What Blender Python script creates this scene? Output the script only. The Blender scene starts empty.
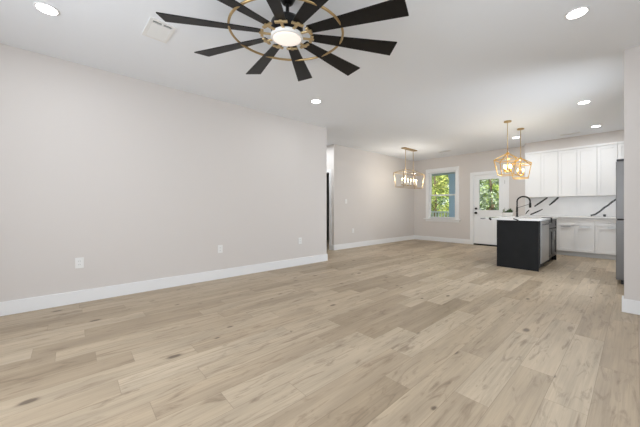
import bpy, bmesh, math, random
from mathutils import Vector, Matrix, Quaternion
C = bpy.context.scene.collection
S = bpy.context.scene
PI = math.pi
R = math.radians

# ---------------------------------------------------------------- camera
cam_data = bpy.data.cameras.new('camera')
cam_data.sensor_width = 36.0
cam_data.lens = 279.264 / 640 * 36
cam_data.shift_y = -5.16 / 640
cam_data.clip_start = 0.05
cam = bpy.data.objects.new('camera', cam_data)
cam.location = (0, 0, 1.082)
cam.rotation_euler = (R(90), 0, R(48.4226))
C.objects.link(cam)
S.camera = cam

# ---------------------------------------------------------------- sky, sun, exposure
S.view_settings.view_transform = 'Standard'
S.view_settings.look = 'None'
S.view_settings.gamma = 1.0
S.view_settings.use_curve_mapping = False
S.view_settings.exposure = 0.06
S.cycles.max_bounces = 10
S.cycles.diffuse_bounces = 6
S.cycles.transparent_max_bounces = 16

SKY = 1.3
SUN = 7.5
REAR_FILL_W = (44, 34)
SIDE_FILL_W = 14
KITCHEN_FILL_W = 27
CAN_E = 14
w = bpy.data.worlds.new('sky')
S.world = w
w.use_nodes = True
nt = w.node_tree
bg = nt.nodes['Background']
tc = nt.nodes.new('ShaderNodeTexCoord')
sx = nt.nodes.new('ShaderNodeSeparateXYZ')
rp = nt.nodes.new('ShaderNodeValToRGB')
rp.color_ramp.elements[0].color = (0.85, 0.90, 0.95, 1)
rp.color_ramp.elements[1].color = (0.35, 0.58, 1.0, 1)
nt.links.new(tc.outputs['Generated'], sx.inputs[0])
nt.links.new(sx.outputs[2], rp.inputs[0])
nt.links.new(rp.outputs[0], bg.inputs[0])
bg.inputs[1].default_value = SKY


def lamp(name, kind, loc, energy, color=(1, 1, 1), rot=(0, 0, 0), size=None, parent=None):
    d = bpy.data.lights.new(name, kind)
    d.energy = energy
    d.color = color
    if size:
        if kind == 'AREA':
            d.shape = 'RECTANGLE'
            d.size, d.size_y = size
        else:
            d.shadow_soft_size = size
    o = bpy.data.objects.new(name, d)
    o.location = loc
    o.rotation_euler = rot
    C.objects.link(o)
    if parent:
        o.parent = parent
    return o


sun = lamp('sun', 'SUN', (6, -6, 20), SUN, (1, 0.93, 0.80), (R(40), R(22), 0))
sun.data.angle = R(1.5)
# daylight: area lamps at unseen windows added for even light, rear and right
REAR = [(-2.5, -1.3), (-0.95, 0.25)]
for (a, b), pw in zip(REAR, REAR_FILL_W):
    lamp('fill_daylight', 'AREA', ((a + b) / 2, -1.47, 1.45), pw, (0.865, 0.925, 1.0), (R(90), 0, 0), (b - a - .1, 1.6))
lamp('fill_daylight', 'AREA', (0.69, 1.9, 1.45), SIDE_FILL_W, (0.865, 0.925, 1.0), (R(90), 0, R(90)), (1.5, 1.6))  # added lamp at an unseen side window, lights the left wall
SIDE = (1.1, 2.7)
kl = lamp('fill_daylight', 'AREA', (0.69, 5.07, 1.42), KITCHEN_FILL_W, (0.865, 0.925, 1.0), (R(90), 0, R(90)), (1.0, 1.05))  # added lamp at an unseen kitchen window, brightens the dining wall
kl.data.spread = R(115)
KIT = (4.52, 5.62)

# ---------------------------------------------------------------- materials
M = {}


def mat(name, col, rough=0.6, metal=0.0, emit=None, es=0.0, coat=0.0, vary=0.0, vscale=8.0, bump=0.0, bscale=200.0, spec=None):
    m = bpy.data.materials.new(name)
    m.use_nodes = True
    t = m.node_tree
    b = t.nodes['Principled BSDF']
    b.inputs['Base Color'].default_value = (*col, 1)
    b.inputs['Roughness'].default_value = rough
    b.inputs['Metallic'].default_value = metal
    if spec is not None:
        b.inputs['Specular IOR Level'].default_value = spec
    if coat:
        b.inputs['Coat Weight'].default_value = coat
    if emit:
        b.inputs['Emission Color'].default_value = (*emit, 1)
        b.inputs['Emission Strength'].default_value = es
    if vary or bump:
        co = t.nodes.new('ShaderNodeTexCoord')
    if vary:
        n = t.nodes.new('ShaderNodeTexNoise')
        n.inputs['Scale'].default_value = vscale
        n.inputs['Detail'].default_value = 4
        t.links.new(co.outputs['Object'], n.inputs['Vector'])
        r = t.nodes.new('ShaderNodeValToRGB')
        r.color_ramp.elements[0].position = 0.3
        r.color_ramp.elements[1].position = 0.7
        r.color_ramp.elements[0].color = (*[c * (1 - vary) for c in col], 1)
        r.color_ramp.elements[1].color = (*[min(1, c * (1 + vary)) for c in col], 1)
        t.links.new(n.outputs['Fac'], r.inputs[0])
        t.links.new(r.outputs[0], b.inputs['Base Color'])
    if bump:
        n2 = t.nodes.new('ShaderNodeTexNoise')
        n2.inputs['Scale'].default_value = bscale
        t.links.new(co.outputs['Object'], n2.inputs['Vector'])
        bp = t.nodes.new('ShaderNodeBump')
        bp.inputs['Strength'].default_value = bump
        bp.inputs['Distance'].default_value = 0.002
        t.links.new(n2.outputs['Fac'], bp.inputs['Height'])
        t.links.new(bp.outputs[0], b.inputs['Normal'])
    M[name] = m
    return m


mat('wall_paint', (0.662, 0.628, 0.604), 0.75, bump=0.12, bscale=160)
mat('ceiling_paint', (0.835, 0.862, 0.90), 0.85, bump=0.1, bscale=120)
mat('trim_paint', (0.83, 0.84, 0.85), 0.4)
mat('cabinet_paint', (0.82, 0.82, 0.82), 0.4)
mat('kick_shade', (0.55, 0.56, 0.57), 0.5)  # cabinet white with the recess shade put into its colour
mat('charcoal_paint', (0.012, 0.013, 0.014), 0.6, vary=.1, spec=.2)
mat('charcoal_satin', (0.016, 0.017, 0.018), 0.32, vary=.1)
mat('bright_steel', (0.52, 0.52, 0.52), 0.42, 0.85, vary=.05, vscale=3)
mat('black_metal', (0.012, 0.012, 0.012), 0.35, 0.6)
mat('blade_black', (0.006, 0.0055, 0.0055), 0.45, vary=.25, vscale=30, spec=.25)
mat('fan_brass', (0.58, 0.44, 0.24), 0.4, 1.0)
mat('brass', (0.70, 0.42, 0.10), 0.36, 1.0)
mat('aged_brass', (0.50, 0.36, 0.18), 0.38, 1.0)
mat('champagne_brass', (0.48, 0.35, 0.19), 0.4, 1.0)
mat('steel', (0.19, 0.186, 0.183), 0.5, 0.85, vary=.06, vscale=3)
mat('dark_steel', (0.22, 0.225, 0.23), 0.4, 0.9)
mat('nickel', (0.62, 0.62, 0.62), 0.35, 1.0)
mat('black_plastic', (0.012, 0.012, 0.013), 0.5)
mat('white_plastic', (0.80, 0.80, 0.79), 0.4)
mat('grey_slot', (0.20, 0.20, 0.20), 0.6)
mat('dark_void', (0.03, 0.03, 0.03), 0.9)
mat('candle_sleeve', (0.85, 0.80, 0.70), 0.5)
mat('lamp_lens', (0.9, 0.9, 0.9), 0.4, emit=(1, 0.985, 0.96), es=CAN_E)
mat('fan_lens', (0.5, 0.47, 0.45), 0.5, emit=(1.0, 0.86, 0.76), es=.72)
mat('bulb_glow', (1, 0.9, 0.7), 0.3, emit=(1.0, 0.70, 0.32), es=6)
mat('white_marble', (0.80, 0.80, 0.80), 0.22, vary=.04, vscale=3)
mat('black_vein', (0.015, 0.014, 0.013), 0.25)
mat('planter_white', (0.8, 0.79, 0.77), 0.45)
mat('soil', (0.02, 0.022, 0.012), 0.95)
mat('succulent_green', (0.035, 0.075, 0.022), 0.6, vary=.4, vscale=60)
mat('pale_green', (0.30, 0.33, 0.22), 0.55)
mat('hall_shade', (0.16, 0.165, 0.145), 0.8)  # wall colour darkened to stand for the unlit room
mat('porch_blue', (0.52, 0.68, 0.88), 0.6)
mat('porch_grey', (0.55, 0.58, 0.60), 0.7)
mat('porch_white', (0.85, 0.87, 0.9), 0.5)
mat('deck_wood', (0.42, 0.38, 0.33), 0.7, vary=.2)
mat('grass', (0.16, 0.26, 0.06), 0.9, vary=.4, vscale=3)
mat('bark', (0.16, 0.11, 0.07), 0.9, vary=.3)
for nm, c in (('leaf_bright', (0.55, 0.58, 0.16)), ('leaf_mid', (0.32, 0.42, 0.13)), ('leaf_dark', (0.17, 0.27, 0.11)), ('leaf_grey', (0.40, 0.46, 0.33))):
    m = mat(nm, c, 0.6, vary=.45, vscale=2.5)


def glass_mat():
    m = bpy.data.materials.new('window_glass')
    m.use_nodes = True
    t = m.node_tree
    t.nodes.remove(t.nodes['Principled BSDF'])
    tr = t.nodes.new('ShaderNodeBsdfTransparent')
    tr.inputs[0].default_value = (0.95, 0.97, 0.96, 1)
    gl = t.nodes.new('ShaderNodeBsdfGlossy')
    gl.inputs['Roughness'].default_value = 0.02
    fr = t.nodes.new('ShaderNodeFresnel')
    fr.inputs[0].default_value = 1.35
    mx = t.nodes.new('ShaderNodeMixShader')
    t.links.new(fr.outputs[0], mx.inputs[0])
    t.links.new(tr.outputs[0], mx.inputs[1])
    t.links.new(gl.outputs[0], mx.inputs[2])
    t.links.new(mx.outputs[0], t.nodes['Material Output'].inputs[0])
    M['window_glass'] = m


glass_mat()


def floor_mat():
    m = bpy.data.materials.new('oak_planks')
    m.use_nodes = True
    t = m.node_tree
    b = t.nodes['Principled BSDF']
    L = t.links.new

    def mth(op, a, bb=None, c=None):
        n = t.nodes.new('ShaderNodeMath')
        n.operation = op
        for i, v in enumerate((a, bb, c)):
            if v is None:
                continue
            if isinstance(v, (int, float)):
                n.inputs[i].default_value = v
            else:
                L(v, n.inputs[i])
        return n.outputs[0]

    def comb(x, y, z):
        n = t.nodes.new('ShaderNodeCombineXYZ')
        for i, v in enumerate((x, y, z)):
            if isinstance(v, (int, float)):
                n.inputs[i].default_value = v
            else:
                L(v, n.inputs[i])
        return n.outputs[0]

    def noise(vec, detail=4, rough=.55, dist=0.0):
        n = t.nodes.new('ShaderNodeTexNoise')
        n.inputs['Scale'].default_value = 1
        n.inputs['Detail'].default_value = detail
        n.inputs['Roughness'].default_value = rough
        n.inputs['Distortion'].default_value = dist
        L(vec, n.inputs['Vector'])
        return n.outputs['Fac']

    def ramp(f, stops):
        n = t.nodes.new('ShaderNodeValToRGB')
        e = n.color_ramp.elements
        while len(e) < len(stops):
            e.new(0.5)
        for q, (p, c) in zip(e, stops):
            q.position = p
            q.color = (*c, 1) if isinstance(c, tuple) else (c, c, c, 1)
        L(f, n.inputs[0])
        return n.outputs[0]

    def mix(kind, fac, a, bb):
        n = t.nodes.new('ShaderNodeMix')
        n.data_type = 'RGBA'
        n.blend_type = kind
        for i, v in ((0, fac), (6, a), (7, bb)):
            if isinstance(v, (int, float)):
                n.inputs[i].default_value = v
            elif isinstance(v, tuple):
                n.inputs[i].default_value = (*v, 1)
            else:
                L(v, n.inputs[i])
        return n.outputs[2]

    co = t.nodes.new('ShaderNodeTexCoord')
    sp = t.nodes.new('ShaderNodeSeparateXYZ')
    L(co.outputs['Object'], sp.inputs[0])
    x, y = sp.outputs[0], sp.outputs[1]
    PW, PL = 0.182, 1.22
    xr = mth('DIVIDE', mth('ADD', x, 20.0), PW)
    row = mth('FLOOR', xr)
    wn = t.nodes.new('ShaderNodeTexWhiteNoise')
    wn.noise_dimensions = '1D'
    L(row, wn.inputs['W'])
    yr = mth('ADD', mth('DIVIDE', mth('ADD', y, 20.0), PL), wn.outputs['Value'])
    col = mth('FLOOR', yr)
    w2 = t.nodes.new('ShaderNodeTexWhiteNoise')
    w2.noise_dimensions = '2D'
    L(comb(row, col, 0), w2.inputs['Vector'])
    rnd = w2.outputs['Value']
    s2 = t.nodes.new('ShaderNodeSeparateColor')
    L(w2.outputs['Color'], s2.inputs[0])
    rnd2 = s2.outputs[1]
    off = mth('MULTIPLY', rnd, 60.0)
    off2 = mth('MULTIPLY', rnd2, 60.0)
    base = ramp(rnd, [(0.0, (0.35, 0.272, 0.184)), (0.25, (0.415, 0.326, 0.227)), (0.6, (0.47, 0.376, 0.266)), (1.0, (0.51, 0.418, 0.305))])
    # broad tone drift, fine grain and cathedral streaks, all running along the plank
    drift = noise(comb(mth('ADD', mth('MULTIPLY', x, 9), off), mth('ADD', mth('MULTIPLY', y, 1.2), off2), 0), 3, .5, .3)
    grain = noise(comb(mth('ADD', mth('MULTIPLY', x, 95), off), mth('ADD', mth('MULTIPLY', y, 3.2), off2), 3), 5, .6, .4)
    streak = noise(comb(mth('ADD', mth('MULTIPLY', x, 40), off2), mth('ADD', mth('MULTIPLY', y, 1.1), off), 7), 4, .6, 1.0)
    c1 = mix('MULTIPLY', 1.0, base, ramp(drift, [(0.25, 0.82), (0.75, 1.14)]))
    c2 = mix('MULTIPLY', 1.0, c1, ramp(grain, [(0.3, 0.90), (0.7, 1.06)]))
    c3 = mix('MIX', mth('MULTIPLY', ramp(streak, [(0.48, 0.0), (0.74, 0.62)]), mth('ADD', 0.25, mth('MULTIPLY', rnd2, 0.75))), c2, (0.20, 0.15, 0.105))
    patch = noise(comb(mth('ADD', mth('MULTIPLY', x, 15), off), mth('ADD', mth('MULTIPLY', y, 2.6), off2), 11), 5, .65, 1.6)
    c3 = mix('MIX', ramp(patch, [(0.54, 0.0), (0.72, 0.66)]), c3, (0.165, 0.115, 0.075))
    # knots: one candidate per cell, most of them switched off
    vo = t.nodes.new('ShaderNodeTexVoronoi')
    vo.inputs['Scale'].default_value = 1
    L(comb(mth('ADD', mth('MULTIPLY', x, 5.5), off), mth('ADD', mth('MULTIPLY', y, 2.7), off2), 0), vo.inputs['Vector'])
    s3 = t.nodes.new('ShaderNodeSeparateColor')
    L(vo.outputs['Color'], s3.inputs[0])
    wob = noise(comb(mth('MULTIPLY', x, 30), mth('MULTIPLY', y, 12), 1), 3)
    kd = mth('ADD', vo.outputs['Distance'], mth('MULTIPLY', mth('SUBTRACT', wob, 0.5), 0.10))
    size = mth('MULTIPLY', mth('GREATER_THAN', s3.outputs[0], 0.25), mth('ADD', 0.085, mth('MULTIPLY', mth('POWER', s3.outputs[1], 2.0), 0.09)))
    km = mth('SUBTRACT', 1.0, mth('SMOOTH_MIN', 1.0, mth('DIVIDE', kd, mth('ADD', size, 0.0001)), 0.3))
    km = mth('MULTIPLY', mth('MAXIMUM', km, 0.0), 1.7)
    km = mth('MINIMUM', km, 0.78)
    c4 = mix('MIX', km, c3, (0.075, 0.05, 0.034))
    # seams
    fx = mth('FRACT', xr)
    fy = mth('FRACT', yr)
    ex = mth('MULTIPLY', mth('MINIMUM', fx, mth('SUBTRACT', 1.0, fx)), PW)
    ey = mth('MULTIPLY', mth('MINIMUM', fy, mth('SUBTRACT', 1.0, fy)), PL)
    seam = mth('LESS_THAN', mth('MINIMUM', ex, ey), 0.0013)
    c5 = mix('MIX', mth('MULTIPLY', seam, 0.45), c4, (0.13, 0.09, 0.06))
    L(c5, b.inputs['Base Color'])
    L(mth('ADD', 0.36, mth('MULTIPLY', grain, 0.16)), b.inputs['Roughness'])
    b.inputs['Specular IOR Level'].default_value = 0.4
    bp = t.nodes.new('ShaderNodeBump')
    bp.inputs['Strength'].default_value = 0.25
    bp.inputs['Distance'].default_value = 0.001
    L(mth('SUBTRACT', grain, mth('MULTIPLY', seam, 1.5)), bp.inputs['Height'])
    L(bp.outputs[0], b.inputs['Normal'])
    M['oak_planks'] = m


floor_mat()


# ---------------------------------------------------------------- mesh helpers
def box(bm, x0, x1, y0, y1, z0, z1, mi=0, bev=0.0):
    g = bmesh.ops.create_cube(bm, size=1.0)
    for v in g['verts']:
        v.co = Vector(((x0 + x1) / 2 + v.co.x * (x1 - x0), (y0 + y1) / 2 + v.co.y * (y1 - y0), (z0 + z1) / 2 + v.co.z * (z1 - z0)))
    fs = set(f for v in g['verts'] for f in v.link_faces)
    for f in fs:
        f.material_index = mi
    if bev:
        es = list(set(e for v in g['verts'] for e in v.link_edges))
        r = bmesh.ops.bevel(bm, geom=es, offset=bev, segments=2, affect='EDGES', profile=0.5)
        for f in r['faces']:
            f.material_index = mi
    return g['verts']


def boxes(*bs, bev=0.0):
    bm = bmesh.new()
    for b in bs:
        box(bm, *b, bev=bev)
    return bm


def tube(bm, pts, r, seg=8, cap=True, mi=0):
    pts = [Vector(p) for p in pts]
    rs = r if isinstance(r, (list, tuple)) else [r] * len(pts)
    rings = []
    up = None
    for i, p in enumerate(pts):
        d = (pts[min(i + 1, len(pts) - 1)] - pts[max(i - 1, 0)]).normalized()
        if up is None:
            a = Vector((0, 0, 1)) if abs(d.z) < .9 else Vector((1, 0, 0))
        else:
            a = up
        u = (a - d * a.dot(d)).normalized()
        v = d.cross(u)
        up = u
        rings.append([bm.verts.new(p + (u * math.cos(2 * PI * k / seg + PI / seg) + v * math.sin(2 * PI * k / seg + PI / seg)) * rs[i]) for k in range(seg)])
    for a, b in zip(rings, rings[1:]):
        for k in range(seg):
            f = bm.faces.new((a[k], a[(k + 1) % seg], b[(k + 1) % seg], b[k]))
            f.smooth = seg > 5
            f.material_index = mi
    if cap:
        bm.faces.new(rings[0][::-1]).material_index = mi
        bm.faces.new(rings[-1]).material_index = mi


def lathe(bm, prof, seg=24, c=(0, 0, 0), mi=0):
    rings = []
    for r, z in prof:
        if r < 1e-6:
            rings.append([bm.verts.new((c[0], c[1], c[2] + z))])
        else:
            rings.append([bm.verts.new((c[0] + r * math.cos(2 * PI * k / seg), c[1] + r * math.sin(2 * PI * k / seg), c[2] + z)) for k in range(seg)])
    for a, b in zip(rings, rings[1:]):
        for k in range(seg):
            k2 = (k + 1) % seg
            if len(a) == 1 and len(b) == 1:
                continue
            if len(a) == 1:
                f = bm.faces.new((a[0], b[k2], b[k]))
            elif len(b) == 1:
                f = bm.faces.new((a[k], a[k2], b[0]))
            else:
                f = bm.faces.new((a[k], a[k2], b[k2], b[k]))
            f.smooth = True
            f.material_index = mi


def obj(name, bm, mats, parent=None, loc=None):
    bmesh.ops.recalc_face_normals(bm, faces=bm.faces[:])
    me = bpy.data.meshes.new(name)
    bm.to_mesh(me)
    bm.free()
    for m in (mats if isinstance(mats, (list, tuple)) else [mats]):
        me.materials.append(M[m])
    o = bpy.data.objects.new(name, me)
    C.objects.link(o)
    if parent:
        o.parent = parent
    if loc:
        o.location = loc
    return o


def struct(name, bm, m, parent=None):
    o = obj(name, bm, m, parent)
    if parent is None:
        o['kind'] = 'structure'
    return o


def tag(o, label, cat, group=None):
    o['label'] = label
    o['category'] = cat
    if group:
        o['group'] = group
    return o


def thing(name, label, cat, loc=(0, 0, 0), rotz=0, group=None):
    o = bpy.data.objects.new(name, None)
    o.empty_display_size = .1
    C.objects.link(o)
    o.location = loc
    o.rotation_euler = (0, 0, rotz)
    return tag(o, label, cat, group)


def dup(root, loc, rotz=None, label=None):
    r = root.copy()
    C.objects.link(r)
    r.location = loc
    if rotz is not None:
        r.rotation_euler = (0, 0, rotz)
    if label:
        r['label'] = label
    for ch in list(root.children):
        c = ch.copy()
        C.objects.link(c)
        c.parent = r
        for g in list(ch.children):
            d = g.copy()
            C.objects.link(d)
            d.parent = c
    return r


# ---------------------------------------------------------------- the room
H = 2.74
XL, XD, YB, XR, YR = -4.23, -5.15, 9.0, 0.70, -1.5
YA, YH = 3.935, 5.05          # hallway mouth between the long wall and the dining wall

struct('floor', boxes((-7.2, XR + .12, YR - .12, YB + .12, -.06, 0)), 'oak_planks')
struct('ceiling', boxes((-7.2, XR + .12, YR - .12, YB + .12, H, H + .1)), 'ceiling_paint')
struct('wall_left', boxes((XL - .12, XL, YR - .12, YA, 0, H)), 'wall_paint')
struct('wall_hall', boxes((-7.0, XL - .12, YA - .12, YA, 0, H)), 'wall_paint')
struct('wall_dining', boxes((XD - .12, XD, YH, YB + .12, 0, H)), 'wall_paint')
DX0, DX1 = -6.14, -5.315      # doorway in the hall's far wall
struct('wall_passage', boxes((DX1, XD - .12, YH, YH + .12, 0, H), (-7.0, DX0, YH, YH + .12, 0, H), (DX0, DX1, YH, YH + .12, 2.03, H)), 'wall_paint')
struct('wall_west', boxes((-7.12, -7.0, YA - .12, YB + .12, 0, H)), 'hall_shade')
WX0, WX1, WZ0, WZ1 = -4.62, -3.72, .745, 2.30
OX0, OX1, OZ = -3.215, -2.385, 2.07
struct('wall_back', boxes((-7.0, WX0, YB, YB + .14, 0, H), (WX0, WX1, YB, YB + .14, 0, WZ0), (WX0, WX1, YB, YB + .14, WZ1, H),
                          (WX1, OX0, YB, YB + .14, 0, H), (OX0, OX1, YB, YB + .14, OZ, H), (OX1, XR, YB, YB + .14, 0, H)), 'wall_paint')
sd0, sd1 = SIDE
k0, k1 = KIT
struct('wall_right', boxes((XR, XR + .12, YR - .12, sd0, 0, H), (XR, XR + .12, sd1, k0, 0, H), (XR, XR + .12, k1, YB + .14, 0, H), (XR, XR + .12, k0, k1, 0, .85), (XR, XR + .12, k0, k1, 2.0, H), (XR, XR + .12, sd0, sd1, 0, .6), (XR, XR + .12, sd0, sd1, 2.3, H)), 'wall_paint')
rb = [(-4.35, REAR[0][0], YR - .12, YR, 0, H), (REAR[0][1], REAR[1][0], YR - .12, YR, 0, H), (REAR[1][1], XR, YR - .12, YR, 0, H)]
for a, b in REAR:
    rb += [(a, b, YR - .12, YR, 0, .6), (a, b, YR - .12, YR, 2.3, H)]
struct('wall_rear', boxes(*rb), 'wall_paint')
struct('wall_stub', boxes((-.075, XR, 4.315, 4.44, 0, H)), 'wall_paint')
struct('trim_soffit', boxes((-1.87, XR, 8.68, YB, 2.50, H)), 'wall_paint')

BH, BT = .14, .016


def base(name, *bs):
    bm = bmesh.new()
    for b in bs:
        box(bm, *b, 0, BH, bev=.003)
    struct(name, bm, 'trim_paint')


base('baseboard_left', (XL, XL + BT, YR, YA + BT))
base('baseboard_hall', (-7.0, XL, YA, YA + BT))
base('baseboard_dining', (XD, XD + BT, YH - BT, YB))
base('baseboard_passage', (-5.245, XD, YH - BT, YH))
base('baseboard_back', (XD + BT, -3.30, YB - BT, YB), (-2.295, -1.94, YB - BT, YB))
base('baseboard_stub', (-.075 - BT, XR, 4.315 - BT, 4.315), (-.075 - BT, -.075, 4.315, 4.44 + BT))
base('baseboard_right', (XR - BT, XR, YR, 4.315 - BT))
base('baseboard_rear', (XL + BT, XR - BT, YR, YR + BT))
# white casing round the hall doorway
struct('trim_1', boxes((DX1, DX1 + .07, YH - .018, YH, 0, 2.10), (DX0 - .07, DX0, YH - .018, YH, 0, 2.10), (DX0, DX1, YH - .018, YH, 2.03, 2.10)), 'trim_paint')
# the dark room beyond the hall doorway
struct('wall_den', boxes((-7.0, XD - .12, 7.2, 7.3, 0, H)), 'hall_shade')

# window in the far wall: casing, stool, apron, two sashes, panes
win = bpy.data.objects.new('window_1', None)
C.objects.link(win)
win['kind'] = 'structure'
cw = .092
struct('casing', boxes((WX0 - cw, WX0, YB - .02, YB, WZ0, WZ1 + cw), (WX1, WX1 + cw, YB - .02, YB, WZ0, WZ1 + cw), (WX0, WX1, YB - .02, YB, WZ1, WZ1 + cw)), 'trim_paint', win)
struct('window_sill', boxes((WX0 - .15, WX1 + .14, YB - .065, YB + .07, WZ0 - .032, WZ0), bev=.004), 'trim_paint', win)
struct('apron', boxes((WX0 - cw, WX1 + cw, YB - .018, YB, WZ0 - .10, WZ0 - .032)), 'trim_paint', win)
struct('jamb', boxes((WX0, WX0 + .015, YB, YB + .14, WZ0, WZ1), (WX1 - .015, WX1, YB, YB + .14, WZ0, WZ1), (WX0 + .015, WX1 - .015, YB, YB + .14, WZ1 - .015, WZ1), (WX0 + .015, WX1 - .015, YB + .07, YB + .14, WZ0, WZ0 + .015)), 'trim_paint', win)


def sash(x0, x1, y, z0, z1, s=.042):
    o = struct('sash', boxes((x0, x0 + s, y, y + .03, z0, z1), (x1 - s, x1, y, y + .03, z0, z1), (x0 + s, x1 - s, y, y + .03, z0, z0 + s), (x0 + s, x1 - s, y, y + .03, z1 - s, z1)), 'trim_paint', win)
    struct('pane', boxes((x0 + s, x1 - s, y + .012, y + .018, z0 + s, z1 - s)), 'window_glass', o)


zm = 1.515
sash(WX0 + .015, WX1 - .015, YB + .05, WZ0 + .015, zm + .022)
sash(WX0 + .015, WX1 - .015, YB + .085, zm - .022, WZ1 - .015)


def added_window(name, axis, a, b, z0, z1, at, depth):  # windows added out of view to go with the fill lamps
    e = bpy.data.objects.new(name, None)
    C.objects.link(e)
    e['kind'] = 'structure'
    def bx(u0, u1, d0, d1, c0, c1):
        return (u0, u1, d0, d1, c0, c1) if axis == 'x' else (d0, d1, u0, u1, c0, c1)
    s = .05
    zc = (z0 + z1) / 2
    d0, d1 = sorted((at, at + depth))
    f = struct('window_frame', boxes(bx(a, a + s, d0, d1, z0, z1), bx(b - s, b, d0, d1, z0, z1), bx(a + s, b - s, d0, d1, z0, z0 + s), bx(a + s, b - s, d0, d1, z1 - s, z1), bx(a + s, b - s, d0, d1, zc - .02, zc + .02)), 'trim_paint', e)
    m_ = (d0 + d1) / 2
    struct('pane', boxes(bx(a + s, b - s, m_ - .003, m_ + .003, z0 + s, zc - .02), bx(a + s, b - s, m_ - .003, m_ + .003, zc + .02, z1 - s)), 'window_glass', f)


added_window('added_window_2', 'x', REAR[0][0], REAR[0][1], .6, 2.3, YR - .09, .05)
added_window('added_window_3', 'x', REAR[1][0], REAR[1][1], .6, 2.3, YR - .09, .05)
added_window('added_window_5', 'y', k0, k1, .85, 2.0, XR + .04, .05)
added_window('added_window_4', 'y', sd0, sd1, .6, 2.3, XR + .04, .05)

# exterior door with its half-height glass
door = bpy.data.objects.new('door_1', None)
C.objects.link(door)
door['kind'] = 'structure'
dc = .085
struct('casing', boxes((OX0 - dc, OX0, YB - .02, YB, 0, OZ + dc), (OX1, OX1 + dc, YB - .02, YB, 0, OZ + dc), (OX0, OX1, YB - .02, YB, OZ, OZ + dc)), 'trim_paint', door)
struct('jamb', boxes((OX0, OX0 + .012, YB, YB + .14, 0, OZ), (OX1 - .012, OX1, YB, YB + .14, 0, OZ), (OX0 + .012, OX1 - .012, YB, YB + .14, OZ - .012, OZ)), 'trim_paint', door)
GX0, GX1, GZ0, GZ1 = -3.06, -2.545, 1.03, 1.93
a0, a1, yd0, yd1 = OX0 + .016, OX1 - .016, YB + .02, YB + .064
slab = struct('door_slab', boxes((a0, GX0, yd0, yd1, .04, OZ - .016), (GX1, a1, yd0, yd1, .04, OZ - .016), (GX0, GX1, yd0, yd1, .04, GZ0), (GX0, GX1, yd0, yd1, GZ1, OZ - .016)), 'trim_paint', door)
g = .028
struct('glass_frame', boxes((GX0 - g, GX0, yd0 - .012, yd0, GZ0 - g, GZ1 + g), (GX1, GX1 + g, yd0 - .012, yd0, GZ0 - g, GZ1 + g), (GX0, GX1, yd0 - .012, yd0, GZ0 - g, GZ0), (GX0, GX1, yd0 - .012, yd0, GZ1, GZ1 + g)), 'trim_paint', slab)
struct('pane', boxes((GX0, GX1, yd0 + .018, yd0 + .024, GZ0, GZ1)), 'window_glass', slab)
bm = bmesh.new()
for (p0, p1) in ((a0 + .11, -2.845), (-2.755, a1 - .11)):
    for q in ((p0, p0 + .022, .24, .86), (p1 - .022, p1, .24, .86), (p0 + .022, p1 - .022, .24, .262), (p0 + .022, p1 - .022, .838, .86)):
        box(bm, q[0], q[1], yd0 - .007, yd0, q[2], q[3])
struct('panel_moulding', bm, 'trim_paint', slab)
struct('threshold', boxes((OX0 + .012, OX1 - .012, YB - .03, YB + .10, 0, .035), bev=.004), 'black_metal', door)
bm = bmesh.new()
tube(bm, [(-3.145, yd0, .945), (-3.145, yd0 - .012, .945)], .034, 16)
tube(bm, [(-3.145, yd0 - .012, .945), (-3.145, yd0 - .04, .945), (-3.145, yd0 - .055, .945), (-3.145, yd0 - .07, .945)], [.014, .014, .03, .022], 16)
struct('door_knob', bm, 'black_metal', slab)
bm = bmesh.new()
tube(bm, [(-3.145, yd0, 1.075), (-3.145, yd0 - .022, 1.075)], [.034, .03], 16)
box(bm, -3.152, -3.138, yd0 - .035, yd0 - .022, 1.055, 1.095)
struct('deadbolt', bm, 'black_metal', slab)
for zh in (.25, 1.05, 1.82):
    bm = bmesh.new()
    tube(bm, [(OX1 - .012, YB + .012, zh - .05), (OX1 - .012, YB + .012, zh + .05)], .009, 8)
    struct('hinge', bm, 'black_metal', slab)


# ---------------------------------------------------------------- cabinets
def shaker(bm, x0, x1, z0, z1, y, d=.02, rail=.055, rec=.012):
    """a shaker front facing -Y, its face at y"""
    r = min(rail, (z1 - z0) * .3)
    box(bm, x0, x0 + rail, y, y + d, z0, z1)
    box(bm, x1 - rail, x1, y, y + d, z0, z1)
    box(bm, x0 + rail, x1 - rail, y, y + d, z0, z0 + r)
    box(bm, x0 + rail, x1 - rail, y, y + d, z1 - r, z1)
    box(bm, x0 + rail, x1 - rail, y + rec, y + d, z0 + r, z1 - r)


def wall_cabinet(x0, x1, splits, label):
    t = thing('wall_cabinet', label, 'cabinet', (0, 0, 1.36), 0, 'white upper cabinets')
    yf = 8.68
    obj('cabinet_body', boxes((x0 + .001, x1 - .001, yf + .021, YB - .002, 0, 1.10)), 'cabinet_paint', t)
    obj('crown', boxes((x0 + .001, x1 - .001, yf - .012, yf + .021, 1.092, 1.14)), 'cabinet_paint', t)
    xs = [x0] + splits + [x1]
    for p, q in zip(xs, xs[1:]):
        bm = bmesh.new()
        shaker(bm, p + .003, q - .003, .004, 1.085, yf)
        obj('door', bm, 'cabinet_paint', t)


wall_cabinet(-1.87, -1.217, [-1.541], 'white two-door upper cabinet at the left end of the row, above the faucet')
wall_cabinet(-1.217, -.555, [-.882], 'white two-door upper cabinet in the middle of the row')
wall_cabinet(-.555, -.245, [], 'narrow white single-door upper cabinet right of the middle pair, left of the fridge top')
wall_cabinet(-.245, .55, [.15], 'white upper cabinet at the right end, mostly hidden behind the fridge')


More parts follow.
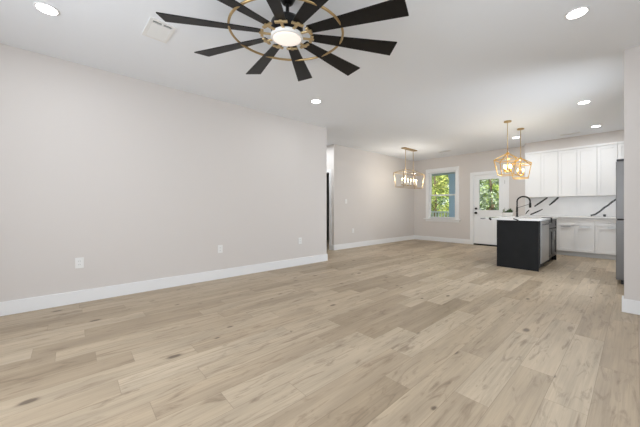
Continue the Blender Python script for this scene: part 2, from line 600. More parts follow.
def base_cabinet(x0, x1, dsplits, wsplits, label):
    t = thing('base_cabinet', label, 'cabinet', (0, 0, 0), 0, 'white base cabinets')
    yf = 8.46
    obj('cabinet_body', boxes((x0 + .001, x1 - .001, yf + .021, YB - .002, .10, .865)), 'cabinet_paint', t)
    obj('toe_kick', boxes((x0 + .001, x1 - .001, yf + .06, YB - .002, 0, .10)), 'kick_shade', t)
    xs = [x0] + dsplits + [x1]
    for p, q in zip(xs, xs[1:]):
        bm = bmesh.new()
        shaker(bm, p + .004, q - .004, .115, .675, yf)
        d = obj('door', bm, 'cabinet_paint', t)
        pl = bmesh.new()
        xm = (p + q) / 2
        box(pl, xm - .085, xm + .085, yf - .016, yf + .012, .675, .681)
        box(pl, xm - .085, xm + .085, yf - .018, yf - .014, .660, .681)
        obj('pull', pl, 'nickel', d)
    xs = [x0] + wsplits + [x1]
    for p, q in zip(xs, xs[1:]):
        bm = bmesh.new()
        shaker(bm, p + .004, q - .004, .695, .85, yf, rail=.035)
        d = obj('drawer', bm, 'cabinet_paint', t)
        pl = bmesh.new()
        xm = (p + q) / 2
        tube(pl, [(xm - .08, yf + .004, .775), (xm - .08, yf - .025, .775), (xm + .08, yf - .025, .775), (xm + .08, yf + .004, .775)], .005, 6)
        obj('pull', pl, 'nickel', d)


base_cabinet(-1.87, -1.204, [-1.54], [], 'white base cabinet mostly hidden behind the black island')
base_cabinet(-1.204, -.574, [-.902], [], 'white base cabinet with one wide drawer over two doors, right beside the island')
base_cabinet(-.574, -.02, [], [], 'white base cabinet with one drawer over one door, left of the fridge')
base_cabinet(-.02, .66, [.32], [.32], 'white base cabinet in the corner, hidden behind the fridge')


def vein(bm, pts, wd, plane, at, mi=1):
    """a dark vein in a slab's face: a strip a hair proud of it"""
    pts = [Vector(p) for p in pts]
    n = len(pts)
    L_, R_ = [], []
    for i, p in enumerate(pts):
        d = (pts[min(i + 1, n - 1)] - pts[max(i - 1, 0)]).normalized()
        k = Vector((-d.y, d.x)) * (wd[i] if isinstance(wd, list) else wd) / 2
        for q, lst in ((p + k, L_), (p - k, R_)):
            lst.append(bm.verts.new((q.x, at, q.y) if plane == 'xz' else (q.x, q.y, at)))
    for i in range(n - 1):
        f = bm.faces.new((L_[i], L_[i + 1], R_[i + 1], R_[i]))
        f.material_index = mi


ct = obj('countertop', boxes((-1.90, XR - .002, 8.435, YB - .002, .866, .90), bev=.002), ['white_marble', 'black_vein'])
tag(ct, 'white marble countertop along the far kitchen wall under the upper cabinets', 'countertop')
bm = boxes((-1.93, XR - .002, YB - .02, YB - .001, .9006, 1.358))
yv = YB - .0205
vein(bm, [(-.68, .916), (-.606, .941), (-.525, 1.015), (-.461, 1.094), (-.398, 1.15), (-.336, 1.223), (-.29, 1.266), (-.2, 1.34)], .036, 'xz', yv)
vein(bm, [(-1.25, 1.357), (-1.34, 1.25), (-1.43, 1.16)], [.036, .044, .03], 'xz', yv)
vein(bm, [(-1.46, 1.357), (-1.60, 1.24), (-1.73, 1.13)], [.032, .042, .03], 'xz', yv)
vein(bm, [(-1.56, 1.06), (-1.66, 1.0), (-1.79, .93), (-1.82, .916)], [.02, .034, .036, .02], 'xz', yv)
vein(bm, [(-1.84, 1.04), (-1.89, .985), (-1.92, .925)], [.02, .026, .014], 'xz', yv)
bs = obj('backsplash', bm, ['white_marble', 'black_vein'])
tag(bs, 'white marble backsplash slab with bold black diagonal veins under the upper cabinets', 'backsplash')

cup = bmesh.new()
lathe(cup, [(0, 0), (.022, 0), (.026, .05), (.023, .05), (.020, .006), (0, .006)], 16)
cup = obj('cup', cup, 'black_plastic', None, (-.44, 8.72, .9005))
tag(cup, 'tiny dark cup on the white counter near the right end of the backsplash', 'cup')

# ---------------------------------------------------------------- island
IX0, IX1, IY0, IY1 = -1.72, -1.09, 5.96, 7.60
isl = thing('kitchen_island', 'black kitchen island with plain end panel and white stone top', 'kitchen island', (0, 0, 0))
obj('end_panel', boxes((IX0, IX1, IY0, IY0 + .03, 0, .864), (IX0 + .002, IX1 - .002, IY0 + .03, 6.09, 0.1, .864), bev=.0015), 'charcoal_paint', isl)
obj('back_panel', boxes((IX0, IX0 + .02, 6.09, IY1, 0, .864)), 'charcoal_paint', isl)
obj('cabinet_body', boxes((IX0 + .02, IX1 - .022, 6.76, IY1 - .02, .10, .70)), 'charcoal_paint', isl)
obj('far_panel', boxes((IX0 + .02, IX1, IY1 - .02, IY1, 0, .864)), 'charcoal_paint', isl)
obj('toe_kick', boxes((IX1 - .09, IX1 - .075, 6.76, IY1 - .02, 0, .10)), 'black_plastic', isl)


def island_front(y0, y1, z0, z1, name):
    d = bmesh.new()
    rr = .055 if z1 - z0 > .3 else .03
    x0, x1 = IX1 - .022, IX1
    box(d, x0, x1, y0, y0 + .055, z0, z1)
    box(d, x0, x1, y1 - .055, y1, z0, z1)
    box(d, x0, x1, y0 + .055, y1 - .055, z0, z0 + rr)
    box(d, x0, x1, y0 + .055, y1 - .055, z1 - rr, z1)
    box(d, x0, x1 - .009, y0 + .055, y1 - .055, z0 + rr, z1 - rr)
    return obj(name, d, 'charcoal_satin', isl)


for (y0, y1, hy) in ((6.765, 7.165, 7.125), (7.175, 7.575, 7.215)):
    d = island_front(y0, y1, .115, .675, 'door')
    h = bmesh.new()
    tube(h, [(IX1 - .001, hy, .45), (IX1 + .028, hy, .45), (IX1 + .028, hy, .62), (IX1 - .001, hy, .62)], .006, 6)
    obj('handle', h, 'nickel', d)
island_front(6.765, 7.575, .695, .855, 'false_drawer')

top = bmesh.new()
TX0, TX1, TY0, TY1 = -2.02, -1.062, 5.93, 7.63
SX0, SX1, SY0, SY1 = -1.60, -1.17, 6.86, 7.50
for b in ((TX0, TX1, TY0, SY0), (TX0, TX1, SY1, TY1), (TX0, SX0, SY0, SY1), (SX1, TX1, SY0, SY1)):
    box(top, *b, .866, .90)
zt = .9006
vein(top, [(-2.0, 6.02), (-1.985, 6.25), (-1.93, 6.40), (-1.95, 6.6)], [.02, .05, .05, .02], 'xy', zt)
vein(top, [(-1.80, 5.932), (-1.84, 6.15), (-1.90, 6.5), (-1.87, 6.8), (-1.94, 7.2), (-1.9, 7.6)], [.05, .06, .06, .05, .05, .03], 'xy', zt)
vein(top, [(-1.55, 6.3), (-1.45, 6.55), (-1.38, 6.8)], [.02, .05, .03], 'xy', zt)
vein(top, [(-1.35, 6.05), (-1.2, 6.35), (-1.08, 6.5)], [.02, .04, .03], 'xy', zt)
vein(top, [(-1.81, .899), (-1.83, .885), (-1.80, .868)], [.05, .04, .04], 'xz', TY0 - .0006)
vein(top, [(-1.99, .89), (-1.95, .882), (-1.90, .888)], [.012, .016, .01], 'xz', TY0 - .0006)
vein(top, [(-1.45, .897), (-1.40, .88), (-1.37, .867)], [.02, .02, .02], 'xz', TY0 - .0006)
top = obj('island_countertop', top, ['white_marble', 'black_vein'])
tag(top, 'white marble slab with black veins on the island, overhanging its left side', 'countertop')

sk = boxes((SX0 - .008, SX1 + .008, SY0 - .008, SY1 + .008, .715, .723), (SX0 - .008, SX0, SY0 - .008, SY1 + .008, .723, .8655), (SX1, SX1 + .008, SY0 - .008, SY1 + .008, .723, .8655),
           (SX0, SX1, SY0 - .008, SY0, .723, .8655), (SX0, SX1, SY1, SY1 + .008, .723, .8655))
sk = obj('sink', sk, 'steel')
tag(sk, 'steel undermount sink set into the island top in front of the black faucet', 'sink')

# faucet: pull-down spring spout
fx, fy, fz = -1.69, 7.20, .9005
fc = thing('faucet', 'tall black arched pull-down faucet standing on the island countertop', 'faucet', (fx, fy, fz))
bm = bmesh.new()
lathe(bm, [(0, 0), (.03, 0), (.03, .012), (.019, .016), (.019, .20), (.014, .21), (0, .21)], 16)
obj('faucet_body', bm, 'black_metal', fc)
arc = [(0, 0, .20)]
for k in range(0, 13):
    a = PI - PI * k / 12
    arc.append((.115 + .115 * math.cos(a), 0, .33 + .105 * math.sin(a)))
arc.append((.23, 0, .30))
bm = bmesh.new()
tube(bm, arc, .0125, 10)
obj('spout', bm, 'black_metal', fc)
bm = bmesh.new()
hel = []
for i in range(300):
    s_ = i / 299 * (len(arc) - 2)
    k = int(min(s_, len(arc) - 3))
    p = Vector(arc[k + 0]).lerp(Vector(arc[k + 1]), s_ - k)
    d = (Vector(arc[k + 1]) - Vector(arc[k])).normalized()
    n1 = Vector((0, 1, 0))
    n2 = d.cross(n1)
    a = i / 299 * 2 * PI * 30
    hel.append(p + (n1 * math.cos(a) + n2 * math.sin(a)) * .015)
tube(bm, hel, .0028, 5)
obj('spring_coil', bm, 'black_metal', fc)
bm = bmesh.new()
lathe(bm, [(0, 0), (.020, 0), (.022, .02), (.019, .10), (.014, .115), (0, .115)], 14, (.23, 0, .195))
obj('spray_head', bm, 'black_metal', fc)
bm = bmesh.new()
tube(bm, [(0, 0, .19), (.215, 0, .27)], .005, 6)
obj('support_arm', bm, 'black_metal', fc)
bm = bmesh.new()
tube(bm, [(0, 0, .09), (0, -.04, .10), (0, -.075, .125)], [.011, .009, .006], 8)
obj('lever', bm, 'black_metal', fc)

# dishwasher
DY0, DY1 = 6.10, 6.75
dw = thing('dishwasher', 'stainless steel dishwasher built into the side of the black island', 'dishwasher', (0, 0, 0))
obj('tub', boxes((IX0 + .06, IX1 - .03, DY0 + .004, DY1 - .004, .10, .855)), 'dark_steel', dw)
obj('door', boxes((IX1 - .03, IX1 + .012, DY0 + .006, DY1 - .006, .115, .775), bev=.003), 'bright_steel', dw)
obj('control_strip', boxes((IX1 - .03, IX1 + .012, DY0 + .006, DY1 - .006, .78, .855), bev=.003), 'bright_steel', dw)
bm = bmesh.new()
tube(bm, [(IX1 + .012, DY0 + .07, .80), (IX1 + .05, DY0 + .07, .80), (IX1 + .05, DY1 - .07, .80), (IX1 + .012, DY1 - .07, .80)], .010, 8)
obj('handle', bm, 'dark_steel', dw)
obj('toe_panel', boxes((IX1 - .07, IX1 - .055, DY0 + .006, DY1 - .006, .0, .10)), 'black_plastic', dw)

# small dark cloth over the counter edge
bm = bmesh.new()
cx0 = TX1 + .002
box(bm, cx0 - .14, cx0 + .006, 6.80, 6.94, .9008, .9075)
box(bm, cx0 + .0005, cx0 + .0065, 6.80, 6.93, .79, .901)
box(bm, cx0 + .0065, cx0 + .0115, 6.805, 6.89, .82, .899)
cl = obj('dish_towel', bm, 'black_plastic')
tag(cl, 'small dark dish towel hanging over the island counter edge beside the dishwasher', 'towel')

# planter on the island's far end
pl = thing('succulent_planter', 'low white planter of dark green succulents on the far end of the island', 'potted plant', (-1.93, 7.42, .9012), R(48))
bm = bmesh.new()
lo = [bm.verts.new((x_, y_, 0)) for x_, y_ in ((-.075, -.04), (.075, -.04), (.075, .04), (-.075, .04))]
hi = [bm.verts.new((x_, y_, .085)) for x_, y_ in ((-.10, -.055), (.10, -.055), (.10, .055), (-.10, .055))]
ih = [bm.verts.new((x_, y_, .085)) for x_, y_ in ((-.09, -.047), (.09, -.047), (.09, .047), (-.09, .047))]
il = [bm.verts.new((x_, y_, .07)) for x_, y_ in ((-.088, -.045), (.088, -.045), (.088, .045), (-.088, .045))]
bm.faces.new(lo)
bm.faces.new(il)
for a, b in ((lo, hi), (hi, ih), (ih, il)):
    for k in range(4):
        bm.faces.new((a[k], a[(k + 1) % 4], b[(k + 1) % 4], b[k]))
obj('planter', bm, 'planter_white', pl)
rng = random.Random(4)
obj('soil', boxes((-.087, .087, -.044, .044, .0705, .092)), 'soil', pl)


def rosette(px, py, z, n, ln, m):
    bm = bmesh.new()
    for k in range(n):
        a = k * 2.4
        el = .35 + 1.1 * k / n
        d = Vector((math.cos(a) * math.cos(el), math.sin(a) * math.cos(el), math.sin(el)))
        l_ = ln * (.75 + .5 * rng.random())
        p = Vector((px, py, z))
        tube(bm, [p, p + d * l_ * .5, p + d * l_ * .85, p + d * l_], [.006, .012, .008, .001], 6)
    return obj('succulent', bm, m, pl)


rosette(.062, 0, .085, 20, .085, 'succulent_green')
rosette(.018, .005, .085, 14, .05, 'succulent_green')
rosette(-.03, -.01, .085, 12, .035, 'succulent_green')
bm = bmesh.new()
for k in range(5):
    tube(bm, [(-.075 + .012 * math.cos(k * 1.3), .012 * math.sin(k * 1.3), .085), (-.078 + .016 * math.cos(k * 1.3), .016 * math.sin(k * 1.3), .13), (-.08 + .01 * math.cos(k * 1.3), .01 * math.sin(k * 1.3), .165)], [.006, .007, .002], 6)
obj('pale_succulent', bm, 'pale_green', pl)

# ---------------------------------------------------------------- fridge
fr = thing('refrigerator', 'tall stainless steel refrigerator partly hidden behind the right wall', 'refrigerator', (0, 0, 0))
FX, FY0, FY1 = -.18, 5.84, 6.75
obj('cabinet_body', boxes((FX + .10, .66, FY0, FY1, .05, 1.745), bev=.004), 'dark_steel', fr)
for p, q in ((FY0, (FY0 + FY1) / 2 - .003), ((FY0 + FY1) / 2 + .003, FY1)):
    d = obj('door', boxes((FX, FX + .095, p, q, .93, 1.755), bev=.006), 'steel', fr)
for z0, z1 in ((.06, .915),):
    d = obj('freezer_drawer', boxes((FX, FX + .095, FY0, FY1, z0, z1), bev=.006), 'steel', fr)
for yy in (FY0 + .005, FY1 - .095):
    obj('hinge_cover', boxes((FX + .005, FX + .22, yy, yy + .09, 1.757, 1.785), bev=.004), 'black_plastic', fr)
for yy in (FY0 + .02, FY1 - .08):
    obj('foot', boxes((FX + .05, FX + .13, yy, yy + .06, 0, .055)), 'black_plastic', fr)
for yy in (FY0 + .02, FY1 - .08):
    obj('foot', boxes((.5, .58, yy, yy + .06, 0, .05)), 'black_plastic', fr)

# ---------------------------------------------------------------- ceiling fan
fan = thing('ceiling_fan', 'large ten-blade black and brass windmill ceiling fan with lit round lamp', 'ceiling fan', (-1.8133, 1.2624, 2.4493))
nrm = Vector((.0675, -.0293, 1)).normalized()
q = Vector((0, 0, 1)).rotation_difference(nrm)
fan.rotation_mode = 'QUATERNION'
fan.rotation_quaternion = q
for k in range(10):
    a = R(-119.62 - 36 * k)
    bm = bmesh.new()
    r0, hw0 = .185, .036
    A = (.9144 * math.cos(R(5.0)), .9144 * math.sin(R(5.0)), -.0154)
    B = (.9015 * math.cos(R(5.0)), -.9015 * math.sin(R(5.0)), .0154)
    A0 = (r0, hw0, -.0154 * hw0 / .08)
    B0 = (r0, -hw0, .0154 * hw0 / .08)
    T_ = [bm.verts.new((p[0], p[1], p[2] + .004)) for p in (A0, B0, B, A)]
    U_ = [bm.verts.new((p[0], p[1], p[2] - .004)) for p in (A0, B0, B, A)]
    bm.faces.new(T_)
    bm.faces.new(U_[::-1])
    for i in range(4):
        bm.faces.new((T_[i], T_[(i + 1) % 4], U_[(i + 1) % 4], U_[i]))
    bmesh.ops.rotate(bm, verts=bm.verts[:], cent=(0, 0, 0), matrix=Matrix.Rotation(a, 3, 'Z'))
    blade = obj('blade', bm, 'blade_black', fan)
    bm = bmesh.new()
    box(bm, .095, .215, -.011, .011, -.020, -.010, bev=.002)
    vs = box(bm, .181, .204, -.047, .047, -.021, -.009, bev=.002)
    bmesh.ops.rotate(bm, verts=bm.verts[:], cent=(0, 0, 0), matrix=Matrix.Rotation(a, 3, 'Z'))
    obj('blade_bracket', bm, 'fan_brass', blade)
bm = bmesh.new()
n = 96
tube(bm, [(.437 * math.cos(2 * PI * i / n), .437 * math.sin(2 * PI * i / n), 0) for i in range(n + 1)], .0095, 8, cap=False)
bmesh.ops.remove_doubles(bm, verts=bm.verts[:], dist=.0002)
obj('ring', bm, 'aged_brass', fan)
bm = bmesh.new()
lathe(bm, [(0, .115), (.05, .115), (.11, .105), (.125, .08), (.125, .02), (.10, -.002), (0, -.002)], 32)
obj('motor_housing', bm, 'black_metal', fan)
bm = bmesh.new()
lathe(bm, [(0, -.004), (.118, -.004), (.126, -.012), (.126, -.030), (.116, -.036), (.110, -.036), (.110, -.030), (0, -.030)], 40)
lr = obj('lamp_rim', bm, 'white_plastic', fan)
bm = bmesh.new()
lathe(bm, [(.1095, -.0305), (.1095, -.036), (.09, -.042), (.05, -.046), (0, -.047)], 40)
obj('lamp_lens', bm, 'fan_lens', fan)
bm = bmesh.new()
tube(bm, [(0, 0, .112), (0, 0, .26)], .014, 12)
obj('downrod', bm, 'black_metal', fan)
bm = bmesh.new()
lathe(bm, [(0, 0), (.03, 0), (.045, .01), (.068, .055), (.07, .066), (0, .066)], 28)
cn = obj('canopy', bm, 'black_metal', fan)
cn.rotation_mode = 'QUATERNION'
cn.rotation_quaternion = q.inverted()
wc = Vector((-1.8133, 1.2624, 2.4493)) + q @ Vector((0, 0, .235))
cn.location = q.inverted() @ (Vector((wc.x, wc.y, H - .0665)) - Vector((-1.8133, 1.2624, 2.4493)))
fl = lamp('lamp_light', 'AREA', (0, 0, -.049), 4, (1, .90, .80), parent=fan)
fl.data.shape = 'DISK'
fl.data.size = .2

# ---------------------------------------------------------------- recessed lights
bm = bmesh.new()
lathe(bm, [(0, 0), (.080, 0), (.080, -.004), (.070, -.009), (.064, -.007)], 32)
can = thing('recessed_light', 'round recessed ceiling light near the left wall, beside the air register', 'ceiling light', (-3.236, -.157, H - .0005), 0, 'recessed lights')
obj('trim_ring', bm, 'white_plastic', can)
bm = bmesh.new()
lathe(bm, [(.0645, -.007), (.0635, -.010), (.045, -.0125), (0, -.0135)], 32)
obj('lens', bm, 'lamp_lens', can)
def can_light(x_, y_, watts):
    d = lamp('downlight', 'AREA', (x_, y_, H - .022), watts, (0.93, 0.97, 1.0))
    d.data.shape = 'DISK'
    d.data.size = .13


can_light(-3.236, -.157, 5)
for x_, y_, wt_, lb in ((-.325, 3.197, 5, 'round recessed ceiling light alone at the right, largest of the recessed lights on that side'),
                   (-3.268, 2.816, 4, 'round recessed ceiling light just beyond the ceiling fan'),
                   (-.526, 5.969, 12, 'round recessed ceiling light over the aisle, in front of the one by the cabinets'),
                   (-.518, 7.889, 8, 'round recessed ceiling light closest to the upper kitchen cabinets'),
                   (-5.4, 4.48, 12, 'added round recessed ceiling light in the side hallway, unseen behind the long wall'),  # added lamp, out of view, to light the hallway mouth
                   (-1.84, 7.75, 11, 'round recessed ceiling light seen behind the two gold pendants')):
    dup(can, (x_, y_, H - .0005), 0, lb)
    can_light(x_, y_, wt_)

# ---------------------------------------------------------------- air registers in the ceiling
vt = thing('air_register', 'white rectangular louvred air register in the ceiling near the ceiling fan blade', 'air vent', (-2.945, .605, H - .0005), R(2))
hx, hy, fw = .165, .105, .028
obj('frame', boxes((-hx, hx, -hy, -hy + fw, -.008, 0), (-hx, hx, hy - fw, hy, -.008, 0), (-hx, -hx + fw, -hy + fw, hy - fw, -.008, 0), (hx - fw, hx, -hy + fw, hy - fw, -.008, 0), (.100, .106, -hy + fw, hy - fw, -.007, 0)), 'white_plastic', vt)
obj('backing', boxes((-hx + .01, hx - .01, -hy + .01, hy - .01, -.0012, -.0002)), 'dark_void', vt)


def slats(parent, n, x0, x1, y0, y1, tilt, wd):
    for k in range(n):
        xc = x0 + (k + .5) * (x1 - x0) / n
        bm = bmesh.new()
        box(bm, -wd / 2, wd / 2, y0, y1, -.0006, .0006)
        bmesh.ops.rotate(bm, verts=bm.verts[:], cent=(0, 0, 0), matrix=Matrix.Rotation(R(tilt), 3, 'Y'))
        bmesh.ops.translate(bm, verts=bm.verts[:], vec=(xc, 0, -.006))
        obj('slat', bm, 'white_plastic', parent)


slats(vt, 13, -hx + fw, .100, -hy + fw, hy - fw, -20, .0135)
obj('divider', boxes((.106, hx - fw, -.006, .006, -.007, 0)), 'white_plastic', vt)
slats(vt, 1, .106, hx - fw, -hy + fw, hy - fw, 60, .006)


def small_vent(loc, label, rot=0):
    v = thing('ceiling_vent', label, 'air vent', loc, rot)
    obj('frame', boxes((-.17, .17, -.07, -.05, -.006, 0), (-.17, .17, .05, .07, -.006, 0), (-.17, -.15, -.05, .05, -.006, 0), (.15, .17, -.05, .05, -.006, 0)), 'white_plastic', v)
    obj('backing', boxes((-.155, .155, -.055, .055, -.0012, -.0002)), 'dark_void', v)
    for k in range(6):
        bm = bmesh.new()
        box(bm, -.15, .15, -.0035, .0035, -.0006, .0006)
        bmesh.ops.rotate(bm, verts=bm.verts[:], cent=(0, 0, 0), matrix=Matrix.Rotation(R(50), 3, 'X'))
        bmesh.ops.translate(bm, verts=bm.verts[:], vec=(0, -.042 + k * .017, -.0045))
        obj('slat', bm, 'white_plastic', v)


small_vent((-3.667, 8.09, H - .0005), 'small grey ceiling vent above the window in the far corner')
small_vent((-.955, 8.28, H - .0005), 'small grey ceiling vent in front of the upper kitchen cabinets')


# ---------------------------------------------------------------- lanterns
def bars(parent, name, segs, r, m):
    bm = bmesh.new()
    for a, b in segs:
        tube(bm, [a, b], r, 4)
    return obj(name, bm, m, parent)


def bulb_mesh(bm, x, y, z):
    lathe(bm, [(.007, 0), (.013, .012), (.017, .030), (.014, .050), (.006, .068), (0, .074)], 10, (x, y, z))


def loop(pts):
    return [(pts[i], pts[(i + 1) % len(pts)]) for i in range(len(pts))]


def pendant(loc, rot, label):
    t = thing('lantern_pendant', label, 'pendant light', loc, rot, 'gold lantern pendants over the island')
    z0 = loc[2]
    zc = H - z0
    bm = bmesh.new()
    lathe(bm, [(0, zc - .0005), (.062, zc - .0005), (.062, zc - .022), (.03, zc - .028), (0, zc - .028)], 24)
    obj('canopy', bm, 'aged_brass', t)
    bm = bmesh.new()
    tube(bm, [(0, 0, zc - .026), (0, 0, .40)], .006, 8)
    obj('rod', bm, 'aged_brass', t)
    s, b = .178, .128
    sq = lambda h, z: [(-h, -h, z), (h, -h, z), (h, h, z), (-h, h, z)]
    T_, B_ = sq(s, .29), sq(b, .008)
    P_ = sq(.022, .41)
    segs = loop(T_) + loop(B_) + loop(P_) + list(zip(T_, B_)) + list(zip(T_, P_))
    bars(t, 'lantern_frame', segs, .0085, 'brass')
    bm = bmesh.new()
    tube(bm, [(0, 0, .44), (0, 0, .06)], .007, 8)
    lathe(bm, [(0, .40), (.028, .40), (.028, .425), (.012, .44), (0, .44)], 16)
    lathe(bm, [(0, .05), (.02, .055), (.026, .07), (.012, .085), (0, .085)], 16)
    obj('stem', bm, 'brass', t)
    for k in range(4):
        a = PI / 4 + k * PI / 2
        x_, y_ = .062 * math.cos(a), .062 * math.sin(a)
        bm = bmesh.new()
        tube(bm, [(0, 0, .075), (x_ * .6, y_ * .6, .062), (x_, y_, .078)], .005, 6)
        lathe(bm, [(0, .072), (.018, .074), (.021, .084), (0, .084)], 12, (x_, y_, 0))
        ar = obj('candle_arm', bm, 'brass', t)
        bm = bmesh.new()
        lathe(bm, [(0, .084), (.011, .084), (.011, .135), (0, .135)], 12, (x_, y_, 0))
        obj('candle_sleeve', bm, 'brass', ar)
        bm = bmesh.new()
        bulb_mesh(bm, x_, y_, .135)
        obj('bulb', bm, 'bulb_glow', ar)
    lamp('lantern_light', 'POINT', (0, 0, .19), 8, (1, .91, .74), size=.05, parent=t)


pendant((-1.604, 6.19, 1.708), 0, 'gold lantern pendant over the near end of the island, left and larger of the pair')
pendant((-1.575, 6.97, 1.700), R(12.7), 'gold lantern pendant farther back over the island, right and smaller of the pair')

ch = thing('linear_chandelier', 'long gold open-frame lantern chandelier with six candle bulbs in the dining corner', 'chandelier', (-4.18, 7.05, 1.65))
zc = H - 1.65
obj('canopy', boxes((-.06, .06, -.32, .32, zc - .028, zc - .0005), bev=.004), 'champagne_brass', ch)
for yy in (-.20, .20):
    bm = bmesh.new()
    tube(bm, [(0, yy, zc - .027), (0, yy, .505)], .007, 8)
    obj('rod', bm, 'champagne_brass', ch)
T_ = [(-.15, -.55, .40), (.15, -.55, .40), (.15, .55, .40), (-.15, .55, .40)]
B_ = [(-.12, -.49, .01), (.12, -.49, .01), (.12, .49, .01), (-.12, .49, .01)]
r1, r2 = (0, -.24, .505), (0, .24, .505)
segs = loop(T_) + loop(B_) + list(zip(T_, B_)) + [(r1, r2), (T_[0], r1), (T_[1], r1), (T_[2], r2), (T_[3], r2)]
bars(ch, 'lantern_frame', segs, .0085, 'champagne_brass')
bm = bmesh.new()
box(bm, -.014, .014, -.40, .40, .055, .068)
for yy in (-.20, .20):
    tube(bm, [(0, yy, .06), (0, yy, .505)], .006, 8)
obj('candle_bar', bm, 'champagne_brass', ch)
for k in range(6):
    y_ = -.37 + k * .148
    bm = bmesh.new()
    lathe(bm, [(0, .066), (.02, .070), (.024, .084), (0, .084)], 12, (0, y_, 0))
    cu = obj('candle_cup', bm, 'champagne_brass', ch)
    bm = bmesh.new()
    lathe(bm, [(0, .084), (.012, .084), (.012, .19), (0, .19)], 12, (0, y_, 0))
    obj('candle_sleeve', bm, 'candle_sleeve', cu)
    bm = bmesh.new()
    bulb_mesh(bm, 0, y_, .19)
    obj('bulb', bm, 'bulb_glow', cu)
for yy in (-.25, .25):
    lamp('chandelier_light', 'POINT', (0, yy, .30), 10, (1, .94, .84), size=.06, parent=ch)


# ---------------------------------------------------------------- outlets and switch
def outlet(y, z, x, label, sw=False):
    t = thing('light_switch' if sw else 'wall_outlet', label, 'switch' if sw else 'outlet', (x, y, z), 0, None if sw else 'white wall outlets')
    obj('cover_plate', boxes((.0004, .006, -.038, .038, -.060, .060), bev=.002), 'white_plastic', t)
    if sw:
        obj('rocker', boxes((.006, .010, -.016, .016, -.033, .033), bev=.001), 'white_plastic', t)
    else:
        for zz in (-.02, .02):
            rc = obj('receptacle', boxes((.006, .0085, -.017, .017, zz - .015, zz + .015), bev=.001), 'white_plastic', t)
            obj('slot', boxes((.0085, .0089, -.008, -.005, zz - .006, zz + .006), (.0085, .0089, .005, .008, zz - .006, zz + .006)), 'grey_slot', rc)


outlet(.062, .457, XL, 'white wall outlet nearest the camera, low on the long left wall')
outlet(1.70, .457, XL, 'white wall outlet low in the middle of the long left wall')
outlet(3.244, .465, XL, 'white wall outlet low near the far end of the long left wall')
outlet(5.784, .47, XD, 'white wall outlet low on the dining wall beyond the hallway')
outlet(5.503, 1.27, XD, 'white light switch at chest height on the dining wall beyond the hallway', True)

# ---------------------------------------------------------------- the porch and the yard
struct('floor_porch', boxes((-9, 1.5, YB + .14, 11.35, -.14, -.02)), 'deck_wood')
struct('ceiling_porch', boxes((-9, 1.5, YB + .14, 11.35, 2.62, 2.7)), 'porch_white')
struct('trim_beam', boxes((-9, 1.5, 11.08, 11.30, 2.43, 2.62)), 'porch_grey')
struct('ground', boxes((-45, 30, 11.35, 60, -.5, -.3)), 'grass')
post = thing('porch_post', 'square light blue porch post at the right side of the window view', 'post', (-4.66, 11.18, -.02))
obj('shaft', boxes((-.19, .19, -.10, .10, .16, 2.29)), 'porch_blue', post)
obj('base', boxes((-.21, .21, -.12, .12, 0, .16)), 'porch_blue', post)
obj('cap', boxes((-.21, .21, -.12, .12, 2.29, 2.449)), 'porch_blue', post)
rl = thing('porch_railing', 'white porch railing with slim balusters outside the window', 'railing', (-5.9, 11.18, -.02))
obj('top_rail', boxes((-2.0, 1.02, -.035, .035, .93, .985)), 'porch_white', rl)
obj('bottom_rail', boxes((-2.0, 1.02, -.025, .025, .10, .14)), 'porch_white', rl)
for k in range(25):
    xx = -1.93 + k * .12
    obj('baluster', boxes((xx - .017, xx + .017, -.017, .017, .14, .93)), 'porch_white', rl)
obj('newel', boxes((-2.08, -2.0, -.05, .05, 0, 1.05)), 'porch_white', rl)


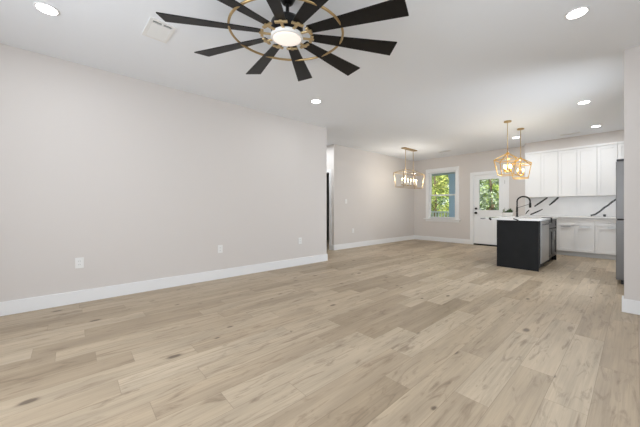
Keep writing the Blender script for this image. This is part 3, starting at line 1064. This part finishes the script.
def tree(x, y, h, cr, kind, label, n, seed, leaf=.16, low=.25):
    rg = random.Random(seed)
    t = thing('leafy_tree', label, 'tree', (x, y, -.3), 0, 'trees beyond the porch')
    bm = bmesh.new()
    tube(bm, [(0, 0, 0), (.05, .02, h * .3), (-.03, .05, h * .6), (.02, 0, h * .85)], [.075, .06, .04, .015], 8)
    tr_ = obj('trunk', bm, 'bark', t)
    bm = bmesh.new()
    for k in range(7):
        a = rg.random() * 6.28
        z = h * (.25 + .5 * rg.random())
        l_ = cr * (.5 + .4 * rg.random())
        tube(bm, [(0, 0, z), (math.cos(a) * l_ * .5, math.sin(a) * l_ * .5, z + l_ * .35), (math.cos(a) * l_, math.sin(a) * l_, z + l_ * .6)], [.028, .02, .008], 5)
    obj('branches', bm, 'bark', tr_)
    bm = bmesh.new()
    clumps = []
    for k in range(26):
        while True:
            p = Vector((rg.uniform(-1, 1), rg.uniform(-1, 1), rg.uniform(-1, 1)))
            if p.length < 1:
                break
        clumps.append((Vector((p.x * cr, p.y * cr, h * (low + 1) / 2 + p.z * h * (1 - low) / 2)), cr * rg.uniform(.22, .42)))
    for k in range(n):
        c, rr = clumps[rg.randrange(len(clumps))]
        d = Vector((rg.gauss(0, 1), rg.gauss(0, 1), rg.gauss(0, 1))).normalized() * rr * (rg.random() ** .4)
        p = c + d
        u = Vector((rg.gauss(0, 1), rg.gauss(0, 1), rg.gauss(0, .6))).normalized()
        v = u.orthogonal().normalized()
        v = Matrix.Rotation(rg.random() * 6.28, 3, u) @ v
        s_ = leaf * rg.uniform(.6, 1.3)
        vs = [bm.verts.new(p + q_) for q_ in (-u * s_ * .5, v * s_ * .28, u * s_ * .5, -v * s_ * .28)]
        f = bm.faces.new(vs)
        f.material_index = 0 if rg.random() < .7 else 1
    alt = {'leaf_bright': 'leaf_mid', 'leaf_mid': 'leaf_bright', 'leaf_dark': 'leaf_mid', 'leaf_grey': 'leaf_mid'}[kind]
    obj('crown', bm, [kind, alt], t)


tree(-7.1, 14.5, 5.2, 1.15, 'leaf_bright', 'bright yellow-green tree nearest outside the window', 6500, 1, .12, .08)
tree(-8.9, 18.2, 6.5, 1.5, 'leaf_mid', 'taller green tree behind the bright one outside the window', 6000, 3, .14)
tree(-4.4, 14.4, 4.6, .75, 'leaf_grey', 'slim grey-green tree nearest outside the door glass', 4200, 4, .11, .06)
tree(-5.65, 18.2, 5.2, .85, 'leaf_mid', 'green tree behind the slim one outside the door glass', 5500, 5, .13, .08)
tree(-7.2, 22.6, 6.5, 1.6, 'leaf_dark', 'dark tree farthest back between window and door views', 5000, 6, .18)
tree(-2.0, 15.2, 4.8, 1.2, 'leaf_bright', 'bright bushy tree to the right of the door glass view', 3600, 2, .12)

rg = random.Random(9)
bm = bmesh.new()
for k in range(16000):
    x_ = rg.uniform(-19, 2)
    y_ = 26.5 + rg.random() * 2.5
    top_ = 1.9 + 1.0 * math.sin(x_ * .9) + .7 * math.sin(x_ * 2.3 + 1)
    p = Vector((x_, y_, -.3 + rg.random() * top_))
    u = Vector((rg.gauss(0, 1), rg.gauss(0, 1), rg.gauss(0, .6))).normalized()
    v = Matrix.Rotation(rg.random() * 6.28, 3, u) @ u.orthogonal().normalized()
    s_ = .3 * rg.uniform(.6, 1.3)
    f = bm.faces.new([bm.verts.new(p + q_) for q_ in (-u * s_ * .5, v * s_ * .3, u * s_ * .5, -v * s_ * .3)])
    f.material_index = rg.randrange(3)
ug = obj('undergrowth', bm, ['leaf_mid', 'leaf_dark', 'leaf_grey'])
tag(ug, 'dense green undergrowth at the edge of the yard behind the trees', 'undergrowth')
ug['kind'] = 'stuff'
